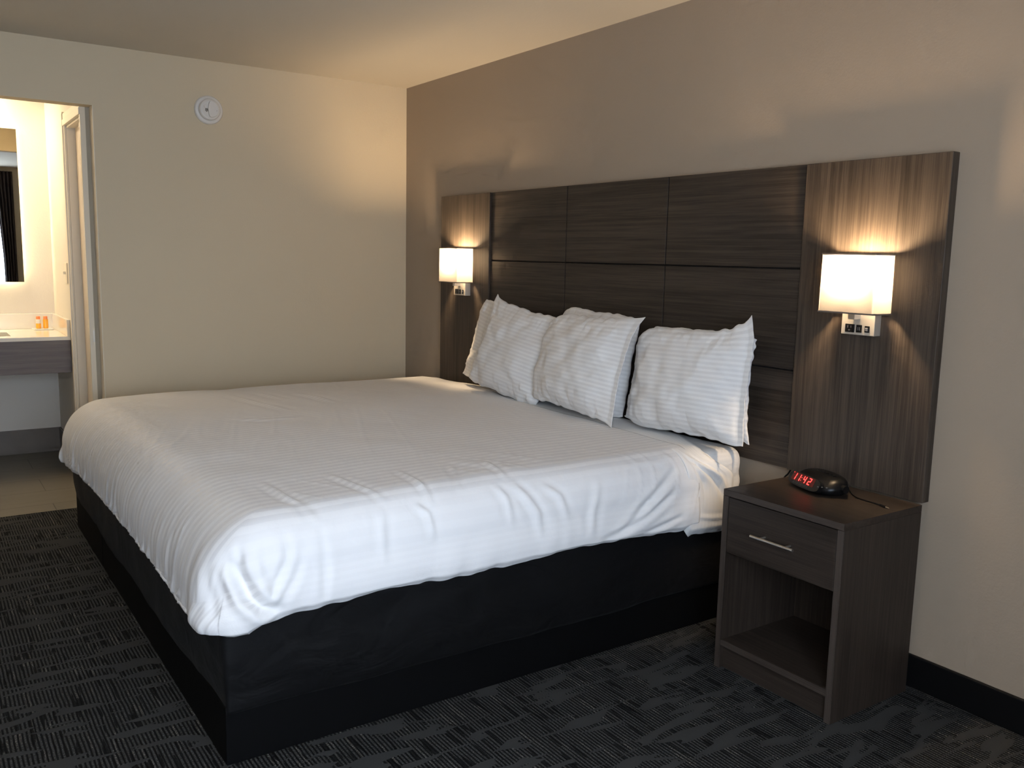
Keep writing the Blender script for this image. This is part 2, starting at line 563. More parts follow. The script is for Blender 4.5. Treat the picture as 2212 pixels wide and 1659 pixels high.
sp = bpy.data.objects['strike_plate']; tag(sp, 'small metal strike plate on the white door edge', 'strike plate')
box('door_closer_bracket', (-.36, -.29, AY + .02, AY + .045, 2.055, 2.083), M['trim'], bev=.002)
tag(bpy.data.objects['door_closer_bracket'], 'small pale bracket under the head of the alcove door', 'bracket')
# tile base in alcove
struct(box('baseboard_alcove_back', (AX, AX + .012, -2.95, AY, 0, .165), M['tilebase'], bev=.002), 'brown tile skirting on the wall under the vanity', 'baseboard')
struct(box('baseboard_alcove_right', (AX + .012, DX0 - .09, AY - .012, AY, 0, .165), M['tilebase'], bev=.002), 'brown tile skirting on the alcove side wall', 'baseboard')

# vanity counter
VF, VT = -.872, .85
van = thing('vanity_counter', 'white quartz vanity counter with grey wood apron in the lit alcove', 'vanity', (AX, -2.4, .62))
bm = bmesh.new()
SX0, SX1, SY1, SY0 = -1.305, -1.01, -2.185, -2.62
add_box(bm, AX + .001, SX0, -2.945, AY - .001, VT - .022, VT)
add_box(bm, SX1, VF, -2.945, AY - .001, VT - .022, VT)
add_box(bm, SX0, SX1, SY1, AY - .001, VT - .022, VT)
add_box(bm, SX0, SX1, -2.945, SY0, VT - .022, VT)
bm_obj('countertop', bm, M['quartz'], van)
bm = bmesh.new()
add_box(bm, SX0 - .012, SX0, SY0, SY1, VT - .16, VT - .022)
add_box(bm, SX1, SX1 + .012, SY0, SY1, VT - .16, VT - .022)
add_box(bm, SX0 - .012, SX1 + .012, SY1, SY1 + .012, VT - .16, VT - .022)
add_box(bm, SX0 - .012, SX1 + .012, SY0 - .012, SY0, VT - .16, VT - .022)
add_box(bm, SX0 - .012, SX1 + .012, SY0 - .012, SY1 + .012, VT - .17, VT - .155)
bm_obj('sink_basin', bm, M['sink'], van)
box('backsplash', (AX + .001, AX + .02, -2.945, AY - .001, VT, .953), M['quartz'], van, bev=.002)
box('side_splash', (AX + .02, VF, AY - .020, AY - .001, VT, .953), M['quartz'], van, bev=.002)
box('apron', (VF - .02, VF - .004, -2.945, AY - .004, .625, VT - .022), M['apron'], van, bev=.001)

# mirror with LED back light
mir = thing('lit_mirror', 'frameless rectangular mirror with warm back lighting above the vanity', 'mirror', (AX + .02, -2.5, 1.65))
box('mirror_glass', (AX + .034, AX + .04, -2.95 + .05, -2.048, 1.163, 2.148), M['mirror'], mir, bev=.0015)
bm = bmesh.new()
for (y0, y1, z0, z1) in ((-2.86, -2.082, 2.10, 2.112), (-2.86, -2.082, 1.20, 1.212), (-2.094, -2.082, 1.212, 2.10)):
    add_box(bm, AX + .012, AX + .028, y0, y1, z0, z1)
bm_obj('led_strip', bm, M['led'], mir)
box('mirror_backing', (AX + .001, AX + .033, -2.85, -2.10, 1.22, 2.09), M['whitep'], mir)

# light switch
sw = thing('light_switch', 'cream toggle light switch on the alcove side wall', 'light switch', (-.91, AY, 1.24))
box('switch_plate', (-.955, -.865, AY - .007, AY, 1.178, 1.302), M['trim'], sw, bev=.002)
bm = bmesh.new(); add_box(bm, -.917, -.903, AY - .022, AY - .006, 1.232, 1.25, .002)
bm_obj('toggle', bm, M['trim'], sw)

# amenity bottles on a little tray
tray = box('amenity_tray', (-1.50, -1.40, -2.02, -1.90, VT + .0005, VT + .008), M['quartz'], bev=.003)
tag(tray, 'small white tray under the orange toiletry bottles', 'tray')
def bottle(y, lab, full):
    t = thing('toiletry_bottle', lab, 'bottle', (-1.45, y, VT + .0085), group='orange toiletry bottles on the vanity')
    z = VT + .0085
    bm = bmesh.new()
    top = .058
    add_lathe(bm, [(.013, z), (.0155, z + .003), (.0155, z + top * (1 if full else .55)), (.014, z + top * (1.02 if full else .57))], (-1.45, y, 0), n=24)
    bm_obj('bottle_body', bm, M['orange'], t, smooth=False)
    if not full:
        bm = bmesh.new()
        add_lathe(bm, [(.0154, z + top * .57), (.0154, z + top), (.013, z + top * 1.03)], (-1.45, y, 0), n=24)
        bm_obj('bottle_label', bm, M['whitep'], t)
    bm = bmesh.new()
    add_lathe(bm, [(.0125, z + top * 1.03), (.0125, z + .078), (.011, z + .08)], (-1.45, y, 0), n=24)
    bm_obj('cap', bm, M['redcap'], t)
bottle(-1.985, 'orange toiletry bottle with a white band, left one on the vanity', False)
bottle(-1.942, 'fully orange toiletry bottle, right one on the vanity', True)

# smoke alarm ---------------------------------------------------------------
sa = thing('smoke_alarm', 'round white smoke alarm high on the beige wall', 'smoke alarm', (0.0, -1.241, 2.172))
c = (0, -1.241, 2.172)
bm = bmesh.new(); add_lathe(bm, [(.078, 0.0005), (.078, .008), (.073, .015), (.063, .018), (.058, .016)], c, 'x', 56)
bm_obj('alarm_base', bm, M['whitep'], sa, smooth=False)
bm = bmesh.new(); add_lathe(bm, [(.058, .012), (.058, .030), (.054, .038), (.045, .042)], (0, -1.241, 2.172), 'x', 56)
bm_obj('alarm_cover', bm, M['whitep'], sa)
# raised main lobe leaving a crescent recess on the left
bm = bmesh.new()
n = 40; pts = []
R = .0445
for k in range(n):
    a = -PI / 2 + PI * k / (n - 1) * 1.0
    pts.append((R * math.cos(a), R * math.sin(a)))
for k in range(14):
    a = PI / 2 - PI * k / 13
    pts.append((-.008 + .014 * math.cos(a) * -1 + .008, R * math.sin(a) * .999) if 0 < k < 13 else (0, R * math.sin(a) * .98))
vb = [bm.verts.new((.040, -1.241 + p[0], 2.172 + p[1])) for p in pts]
vt = [bm.verts.new((.052, -1.241 + p[0] * .95, 2.172 + p[1] * .95)) for p in pts]
for k in range(len(pts)):
    q = (k + 1) % len(pts)
    bm.faces.new((vb[k], vb[q], vt[q], vt[k]))
bm.faces.new(vt)
bm_obj('alarm_dome', bm, M['whitep'], sa)
bm = bmesh.new(); add_lathe(bm, [(.0065, .040), (.0065, .0455), (.0055, .0465)], (0, -1.271, 2.186), 'x', 20)
bm_obj('test_button', bm, M['whitep'], sa)
bm = bmesh.new()
for (a, b) in ((0, 0), (.006, .002), (-.006, -.001), (.002, .007), (-.001, -.007), (.007, -.004), (-.005, .006)):
    add_lathe(bm, [(.0032, .040), (.0032, .0436)], (0, -1.262 + a, 2.166 + b), 'x', 8)
M['grille'] = plain('alarm_grille', (.16, .14, .10), .8, bumpscale=50.)
bm_obj('sounder_grille', bm, M['grille'], sa)
bm = bmesh.new(); add_lathe(bm, [(.0018, .050), (.0018, .0527)], (0, -1.209, 2.165), 'x', 10)
bm_obj('indicator', bm, M['grille'], sa)

# ------------------------------------------------------------------ headboard
XL, B1, G1, G2, B2, XRr = .5236, 1.0544, 1.728, 2.419, 3.1177, 3.6508
TW, TC = .038, .0276
ZT, Z1, Z2, ZB = 1.7416, 1.3743, 1.0027, .6356
hb = thing('headboard', 'dark brown wood laminate headboard of nine panels between two tall side wings', 'headboard', ((XL + XRr) / 2, 0, ZB))
for a, b in ((XL, B1), (B2, XRr)):
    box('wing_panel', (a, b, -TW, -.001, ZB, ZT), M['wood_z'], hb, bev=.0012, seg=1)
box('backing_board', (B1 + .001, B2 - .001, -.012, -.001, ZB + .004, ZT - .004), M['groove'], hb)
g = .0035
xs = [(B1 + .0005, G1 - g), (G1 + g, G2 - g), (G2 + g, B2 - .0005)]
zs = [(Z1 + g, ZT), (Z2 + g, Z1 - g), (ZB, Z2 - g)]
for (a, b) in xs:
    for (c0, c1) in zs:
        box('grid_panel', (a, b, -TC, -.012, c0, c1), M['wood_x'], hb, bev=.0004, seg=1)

# ------------------------------------------------------------------ sconces
def sconce(cx, dz, lab):
    t = thing('wall_sconce', lab, 'wall lamp', (cx, -TW, 1.24 + dz), group='square shaded sconces on the headboard wings')
    z0 = dz
    px0, px1 = cx - .0625, cx + .0625
    yF = -.073
    box('mounting_plate', (px0, px1, yF, -TW, 1.160 + z0, 1.262 + z0), M['plate'], t, bev=.0015)
    # sockets
    def sock(x, z, w, h, deep, lab2, nm):
        o = box(nm, (x - w / 2, x + w / 2, yF - deep, yF + .001, z - h / 2, z + h / 2), M['blackp'], t, bev=.0012, lab=lab2)
        return o
    so = sock(cx - .029, 1.181 + z0, .035, .028, .0025, 'black power outlet', 'outlet')
    bm = bmesh.new()
    for (a, b, w, h) in ((-.036, 1.186, .0018, .008), (-.024, 1.186, .0018, .007), (-.030, 1.175, .005, .004)):
        add_box(bm, cx + a - w / 2, cx + a + w / 2, yF - .0031, yF - .002, b + z0 - h / 2, b + z0 + h / 2)
    bm_obj('outlet_slots', bm, M['greyp'], so)
    us = sock(cx + .006, 1.181 + z0, .021, .026, .0025, 'black charging port', 'charging_port')
    bm = bmesh.new()
    for a in (-.003, .003):
        add_box(bm, cx + .006 + a - .0013, cx + .006 + a + .0013, yF - .0031, yF - .002, 1.1755 + z0, 1.1865 + z0)
    bm_obj('port_slots', bm, M['greyp'], us)
    rk = sock(cx + .036, 1.181 + z0, .018, .022, .002, 'black rocker switch', 'rocker_switch')
    bm = bmesh.new(); add_box(bm, cx + .0315, cx + .0405, yF - .0055, yF - .001, 1.175 + z0, 1.186 + z0, .001)
    bm_obj('rocker', bm, M['greyp'], rk)
    # arm
    bm = bmesh.new()
    add_box(bm, cx - .016, cx + .008, -.108, yF + .001, 1.213 + z0, 1.232 + z0, .001)
    add_box(bm, cx - .012, cx + .012, -.112, -.092, 1.213 + z0, 1.262 + z0, .001)
    bm_obj('arm', bm, M['steel'], t)
    bm = bmesh.new()
    add_lathe(bm, [(.016, 1.262 + z0), (.016, 1.315 + z0), (.013, 1.322 + z0)], (cx, -.103, 0), n=20)
    bm_obj('lamp_socket', bm, M['whitep'], t)
    bm = bmesh.new()
    prof = [(.010, 1.305), (.014, 1.315), (.019, 1.33), (.023, 1.345), (.0235, 1.36), (.020, 1.374), (.012, 1.383), (.003, 1.386)]
    add_lathe(bm, [(r, z + z0) for r, z in prof], (cx, -.103, .018), n=24)
    bm_obj('light_bulb', bm, M['bulb'], t, smooth=True)
    # shade: open square tube
    sx, y0, y1, za, zb = .1035, -.152, -.047, 1.235 + z0, 1.427 + z0
    th = .002
    bm = bmesh.new()
    rad = .006
    def ring(ins, z, taper):
        out = []
        for (qx, qy, a0) in ((1, 1, 0), (-1, 1, 90), (-1, -1, 180), (1, -1, 270)):
            X = (sx - taper) * qx; Yc = (y1 + y0) / 2 + (y1 - y0) / 2 * qy
            for k in range(4):
                a = math.radians(a0 + 90 * k / 3)
                out.append(bm.verts.new((cx + X - qx * rad + math.cos(a) * (rad) - qx * ins, Yc - qy * rad + math.sin(a) * rad - qy * ins, z)))
        return out
    rings = [ring(0, za, 0), ring(0, za + (zb - za) * .5, .001), ring(0, zb, .002)]
    for a, b in zip(rings[:-1], rings[1:]):
        for k in range(len(a)):
            q = (k + 1) % len(a)
            bm.faces.new((a[k], a[q], b[q], b[k]))
    bm_obj('lamp_shade', bm, M['shade'], t, smooth=False)
    for z in (za, zb):
        bm = bmesh.new()
        tp = 0 if z == za else .002
        for (a, b, c0, d) in ((cx - sx + tp, cx + sx - tp, y0 - .0008, y0 + .0015), (cx - sx + tp, cx + sx - tp, y1 - .0015, y1 + .0008), (cx - sx + tp - .0008, cx - sx + tp + .0015, y0, y1), (cx + sx - tp - .0015, cx + sx - tp + .0008, y0, y1)):
            add_box(bm, a, b, c0, d, z - .0025, z + .0025)
        bm_obj('shade_binding', bm, M['shade'], t)
    return t
sconce(3.392, 0., 'lit white square shade sconce on the wing above the nightstand')
sconce(.803, .012, 'lit white square shade sconce on the far wing near the room corner')

# ------------------------------------------------------------------ bed
bed = thing('bed', 'wide bed with black fabric base and white fitted mattress', 'bed', (1.65, -1.05, 0))
FY = -2.056
def rbox(name, b, r, step, mat, parent, disp=None, post=None, lab=None):
    # rounded box as a dense grid with displacement along normals
    x0, x1, y0, y1, z0, z1 = b
    C = np.array([(x0 + x1) / 2, (y0 + y1) / 2, (z0 + z1) / 2]); Hh = np.array([x1 - x0, y1 - y0, z1 - z0]) / 2
    verts = []; faces = []; uv = []
    base = 0
    for ax in range(3):
        for sg in (-1, 1):
            a1, a2 = (ax + 1) % 3, (ax + 2) % 3
            n1 = max(2, int(2 * Hh[a1] / step)); n2 = max(2, int(2 * Hh[a2] / step))
            s1 = np.linspace(-Hh[a1], Hh[a1], n1); s2 = np.linspace(-Hh[a2], Hh[a2], n2)
            A, B = np.meshgrid(s1, s2, indexing='ij')
            P = np.zeros(A.shape + (3,)); P[..., ax] = sg * Hh[ax]; P[..., a1] = A; P[..., a2] = B
            U = P.copy()
            inn = np.clip(P, -(Hh - r), Hh - r)
            d = P - inn
            l = np.linalg.norm(d, axis=2, keepdims=True)
            nr = d / np.maximum(l, 1e-9)
            P = inn + nr * r + C
            P = P.reshape(-1, 3); nr = nr.reshape(-1, 3)
            if disp is not None:
                P = P + nr * disp(P, nr)[:, None]
            if post is not None:
                P = post(P)
            verts.append(P)
            f = grid_faces(n1, n2) + base
            if sg < 0: f = f[:, ::-1]
            faces.append(f); base += len(P)
            U = U.reshape(-1, 3)
            uv.append(np.stack([U[:, a1], U[:, a2]], 1))
    V = np.concatenate(verts); Fc = np.concatenate(faces)
    o = mk(name, V.tolist(), Fc.tolist(), mat, parent, smooth=True, uv=np.concatenate(uv), lab=lab)
    bm = bmesh.new(); bm.from_mesh(o.data); bmesh.ops.remove_doubles(bm, verts=bm.verts, dist=.0004); bm.to_mesh(o.data); bm.free()
    return o

box('platform', (.39, 1.083, FY, -.08, 0, .17), M['platform'], bed, bev=.003)
box('platform', (1.087, 2.905, FY, -.08, 0, .17), M['platform'], bed, bev=.003)
def skirt_disp(P, n):
    f = .010 * fbm(P[:, 0] * 2.2, P[:, 1] * 2.2, P[:, 2] * 4, 3, 5)
    f += .006 * noise(P[:, 0] * 9, P[:, 1] * 9 + P[:, 2] * 5, P[:, 2] * 3, 9)
    lo = 1 - sst(.14, .24, P[:, 2] + .04 * noise(P[:, 0] * 3, P[:, 1] * 3, 0, 3))
    return f * .55 - .010 * lo
rbox('box_spring', (.385, 2.925, FY - .012, -.07, .135, .445), .02, .022, M['skirt'], bed, skirt_disp)
def matt_disp(P, n):
    side = np.clip(1 - np.abs(n[:, 2]), 0, 1)
    w = sst(-.45, -.1, P[:, 1]) * side
    s = P[:, 1] * .9 + P[:, 2] * 2.
    f = .006 * fbm(P[:, 0] * 3, P[:, 1] * 3, P[:, 2] * 3, 3, 2)
    f += w * .008 * np.abs(noise(P[:, 1] * 5 + P[:, 2] * 6, P[:, 2] * 26 - P[:, 1] * 12, 0, 4))
    return f
def matt_post(P):
    k = np.clip((P[:, 2] - .435) / .25, 0, 1)
    P[:, 2] -= k * (.075 * (1 - sst(.15, 1.7, P[:, 0])) + .085 * (1 - sst(-2.1, -1.1, P[:, 1])) + .012 * (1 - sst(-.6, -.3, P[:, 1])))
    return P
rbox('mattress', (.53, 2.928, -1.93, -.045, .435, .685), .05, .014, M['sheet'], bed, matt_disp, matt_post)

# ------------------------------------------------------------------ drape generator
def drape(name, mat, X0, X1, YC, y_end, r, ztop, hz, creases, extra=0., nr=56, step=.0115, foot=True, thick=.005, seed=0, shoulder=1., y_start=None, yedge=None, rf=None, rz=None, rzf=None):
    rf = rf or r; rz = rz or r; rzf = rzf or rz
    tr = np.linspace(0, 1, nr)
    inx = np.linspace(X0 + r, X1 - r, int((X1 - X0 - 2 * r) / step))
    ux = np.concatenate([np.full(nr - 1, X0 + r), inx, np.full(nr - 1, X1 - r)])
    tx = np.concatenate([tr[:0:-1], np.zeros(len(inx)), tr[1:]])
    sx = np.concatenate([-np.ones(nr - 1), np.zeros(len(inx)), np.ones(nr - 1)])
    if foot:
        iny = np.linspace(YC + rf, y_end, int((y_end - YC - rf) / step))
        uy = np.concatenate([np.full(nr - 1, YC + rf), iny]); ty = np.concatenate([tr[:0:-1], np.zeros(len(iny))])
    else:
        iny = np.linspace(y_start, y_end, max(8, int((y_end - y_start) / step)))
        uy = iny; ty = np.zeros(len(iny))
    UX, UY = np.meshgrid(ux, uy, indexing='ij'); TX, TY = np.meshgrid(tx, ty, indexing='ij'); SX, _ = np.meshgrid(sx, uy, indexing='ij')
    T = np.maximum(TX, TY); hyp = np.hypot(TX, TY); hyp = np.where(hyp < 1e-9, 1, hyp)
    NX, NY = SX * TX / hyp, -TY / hyp
    # rough perimeter position for the hem height
    bx = UX + NX * r; by = UY + NY * rf
    zh = hz(bx, by)
    Ltot = ztop - zh
    # profile : arc to t=.34 then down
    ta = .42
    ang = np.clip(T / ta, 0, 1) * PI / 2
    o = np.sin(ang)
    fw2 = TY / hyp
    rze = rz + (rzf - rz) * fw2 ** 1.5
    h = rze * (1 - np.cos(ang))
    tt = np.clip((T - ta) / (1 - ta), 0, 1)
    h = h + tt * (Ltot - rze)
    corner = TX * TY / (hyp ** 2) * 2         # 0 on the faces, 1 on the diagonal
    footw = TY / hyp
    bulge = (.012 * (1 - footw) + .022 * corner) * np.sin(np.clip(tt, 0, 1) * PI * .80) ** 1.7
    tuck = -.045 * sst(.86, 1., tt) * (.35 + .65 * footw) 
    o2 = bulge + tuck + .01 * corner * sst(0, .6, tt)
    G = np.stack([UX + NX * (o * r + o2), UY + NY * (o * rf + o2), ztop - h], -1)
    # soft crown on the top
    cu_ = (UX - X0) / (X1 - X0); cv = (UY - YC) / (0 - YC)
    G[..., 2] += (.010 * np.sin(np.clip(cu_, 0, 1) * PI)) * (1 - sst(0, .6, T))
    if True:
        kk = np.clip((G[..., 2] - zh) / Ltot, 0, 1)
        G[..., 2] -= kk * (.044 * (1 - sst(X0 - .2, X0 + 1.3, G[..., 0])) + .012 * (1 - sst(YC - .1, YC + .7, G[..., 1])))
    P = G.reshape(-1, 3)
    N = grid_normals(G)
    if N[len(ux) // 2, -5, 2] < 0: N = -N
    Nf = N.reshape(-1, 3)
    hang = (sst(.10, .75, T)).reshape(-1); fw = footw.reshape(-1); cw = corner.reshape(-1); Tf = T.reshape(-1)
    per = np.where(fw > .7, P[:, 0], P[:, 1])
    hh = ztop - P[:, 2]
    D = .0045 * fbm(P[:, 0] * 3.0, P[:, 1] * 3.0, P[:, 2] * 3, 3, 11 + seed)
    # gathers on the foot face
    q = P[:, 0] + .05 * noise(P[:, 0] * 4, hh * 5, 0, 31)
    r1 = 1 - np.clip(np.abs(noise(q * 30, hh * 1.3, 0, 21)) * 3., 0, 1)
    r2 = 1 - np.clip(np.abs(noise(q * 52 + 4, hh * 1.8, 0, 22)) * 2.6, 0, 1)
    gath = .012 * r1 * (.35 + .65 * np.clip(noise(q * 6, hh * 1.5, 0, 27) + .5, 0, 1)) + .006 * r2
    D += gath * hang * sst(.5, .9, fw) * (1 - .75 * sst(.78, .97, Tf)) - .007 * np.abs(noise(q * 11, hh * 2, 0, 28)) * hang * fw
    # broad verticals on the side
    q2 = P[:, 1] + .10 * noise(P[:, 1] * 2.5, hh * 5, 0, 33) + hh * .18
    sd = (.6 * noise(q2 * 10, hh * 2.0, 0, 24) + .4 * noise(q2 * 23, hh * 3, 0, 25))
    D += .0042 * sd * hang * (1 - sst(.3, .7, fw)) * shoulder
    # oblique little shoulder creases
    q3 = P[:, 1] - (P[:, 0] - 2.7) * .55 + hh * .5
    rg = 1 - np.abs(noise(q3 * 15, P[:, 0] * 2.2 + hh * 3, 0, 41)) * 3.2
    m3 = np.clip(rg, 0, 1) ** 2 * np.clip(noise(P[:, 1] * 3.5, P[:, 0] * 3, 1, 43) + .15, 0, 1)
    D += .006 * m3 * sst(2.55, 2.8, P[:, 0]) * (1 - sst(.12, .3, hh)) * shoulder
    # faint long drag lines over the top
    q4 = P[:, 0] * .25 - P[:, 1]
    rg = 1 - np.abs(noise(P[:, 0] * 1.3, (P[:, 1] + P[:, 0] * .35) * 14, 0, 51)) * 3.5
    D += .0022 * np.clip(rg, 0, 1) * np.clip(noise(P[:, 0] * 1.6, P[:, 1] * 2.4, 2, 52), 0, 1) * (1 - hang)
    # diagonal spread wrinkles around the corner
    D += .004 * cw * hang * noise(per * 16 + hh * 14, hh * 5 - per * 7, 0, 61)
    hem = sst(.90, 1., Tf)
    D += hem * .004 * noise(per * 22, 0, 3, 71)
    for (ln, amp, w) in creases:
        ln = [tuple(P[np.argmin(((P - np.array(q_)) ** 2).sum(1))]) for q_ in ln]
        D += crease(P, ln, amp, w)
    P = P + Nf * (D + extra)[:, None]
    # hem waviness and wavering head edge
    P[:, 2] += hem * .006 * noise(per * 7, 0, 0, 73)
    if yedge is not None:
        wy = sst(y_end - .30, y_end, P[:, 1])
        P[:, 1] += wy * yedge(P[:, 0], P[:, 2])
    # UV : x-like coordinate runs across stripes; stripes drop straight over the foot
    rr = np.where(TX > 0, TX, 0)
    ucoord = UX + SX * TX * (r * 1.5 + .22)
    vcoord = UY - TY * (r * 1.5 + .22)
    uv = np.stack([ucoord.reshape(-1), vcoord.reshape(-1)], 1)
    f = grid_faces(len(ux), len(uy))
    ob = mk(name, P.tolist(), f.tolist(), mat, None, smooth=True, uv=uv)
    md = ob.modifiers.new('thick', 'SOLIDIFY'); md.thickness = thick; md.offset = -1.
    return ob

def hz_cover(x, y):
    # measured hem heights round the bed
    side = np.interp(y, [-2.12, -2.00, -1.965, -1.90, -1.5, -1.0, -.33], [.375, .375, .400, .418, .425, .425, .412])
    foot = np.interp(x, [.35, .6, .95, 1.5, 2.0, 2.4, 2.75, 2.96], [.335, .35, .385, .412, .420, .415, .392, .375])
    w = np.clip((x - 2.80) / .12, 0, 1)
    w = w * w * (3 - 2 * w)
    wy = np.clip((y + 2.04) / .1, 0, 1)
    return foot * (1 - w) * (1 - wy) + side * (1 - (1 - w) * (1 - wy))

CR = [
 ([(2.985, -2.082, .618), (2.985, -2.053, .565), (2.985, -2.014, .504), (2.985, -1.968, .456), (2.97, -1.914, .436)], -.024, .017),
 ([(2.96, -2.046, .659), (2.97, -2.035, .604), (2.985, -2.026, .544)], -.005, .011),
 ([(2.96, -1.889, .655), (2.97, -1.895, .579), (2.97, -1.924, .524), (2.965, -1.967, .463)], -.006, .012),
 ([(2.965, -1.85, .60), (2.97, -1.875, .52), (2.965, -1.93, .455)], -.004, .013),
 ([(2.96, -1.794, .656), (2.97, -1.787, .509), (2.96, -1.80, .44)], -.005, .012),
 ([(2.95, -2.113, .598), (2.96, -2.094, .542), (2.97, -2.071, .479)], -.005, .014),
 ([(2.90, -2.14, .60), (2.93, -2.13, .52), (2.96, -2.10, .43)], -.004, .015),
 ([(2.965, -1.99, .634), (2.97, -1.973, .562), (2.97, -1.959, .508)], .005, .012),
 ([(2.95, -1.489, .68), (2.962, -1.452, .64), (2.965, -1.451, .56)], .006, .010),
 ([(2.93, -1.20, .69), (2.96, -1.173, .65), (2.965, -1.166, .56)], .006, .011),
 ([(2.93, -1.127, .69), (2.962, -1.095, .644), (2.965, -1.062, .578), (2.965, -1.055, .498)], .008, .013),
 ([(2.95, -1.015, .68), (2.962, -.966, .63), (2.965, -.943, .543)], .006, .012),
 ([(2.95, -1.60, .68), (2.962, -1.609, .604), (2.965, -1.606, .50)], .005, .012),
 ([(2.95, -.40, .66), (2.962, -.511, .593), (2.962, -.619, .523), (2.96, -.71, .452)], -.009, .014),
 ([(2.962, -.432, .569), (2.962, -.543, .517), (2.962, -.653, .472), (2.96, -.789, .444)], -.008, .012),
 ([(2.962, -.393, .476), (2.962, -.485, .456), (2.962, -.619, .433)], -.006, .010),
 ([(2.962, -.80, .66), (2.962, -.83, .56), (2.962, -.85, .46)], .005, .013),
 ([(2.60, -1.843, .705), (2.80, -1.833, .70), (2.93, -1.80, .665)], .007, .011),
 ([(2.64, -1.637, .705), (2.806, -1.606, .70), (2.90, -1.58, .68)], .006, .010),
 ([(2.70, -1.429, .705), (2.86, -1.442, .695), (2.94, -1.44, .65)], .006, .010),
 ([(2.725, -1.252, .705), (2.90, -1.33, .68)], .005, .009),
 ([(2.728, -1.13, .705), (2.883, -1.148, .69)], .006, .010),
 ([(.785, -1.408, .705), (1.189, -1.379, .705), (1.477, -1.352, .705)], .006, .018),
 ([(.936, -1.105, .705), (1.343, -1.079, .705)], .006, .018),
 ([(1.60, -1.62, .705), (1.68, -1.50, .705), (1.64, -1.37, .705)], .004, .02),
 ([(.80, -1.25, .705), (1.10, -1.23, .705)], .005, .016),
]
def edge_cover(x, z):
    return .012 * noise(x * 5, z * 6, 0, 91) - .02 * sst(2.0, 2.8, x) + .17 * (1 - sst(1.0, 1.8, x))
cover = drape('bed_cover', M['cover'], .355, 2.958, -2.118, -.30, .125, .702, hz_cover, CR, yedge=edge_cover, rf=.20, rz=.145, rzf=.235, nr=84, step=.0085)
tag(cover, 'large white finely striped bed cover draped over the mattress', 'bed cover')

def hz_sheet(x, y):
    return np.interp(y, [-.38, -.352, -.2, -.1], [.415, .378, .372, .376])
CS = [
 ([(2.94, -.338, .70), (2.955, -.285, .655), (2.955, -.204, .565), (2.955, -.17, .50)], -.009, .011),
 ([(2.95, -.321, .676), (2.955, -.301, .604), (2.955, -.276, .53)], -.007, .010),
 ([(2.94, -.26, .69), (2.955, -.21, .62), (2.955, -.16, .52)], .009, .012),
 ([(2.955, -.36, .46), (2.955, -.25, .44), (2.955, -.15, .43)], .003, .008),
]
def edge_sheet(x, z):
    return -.13 * sst(.58, .70, z) * sst(2.6, 2.95, x) - .02 * sst(2.0, 2.8, x)
sheet = drape('flat_sheet', M['sheet'], .37, 2.950, -2.1, -.12, .10, .694, hz_sheet, CS, foot=False, y_start=-.375, extra=.002, thick=.004, seed=5, yedge=edge_sheet)
tag(sheet, 'white flat sheet edge hanging loose beside the nightstand', 'sheet')

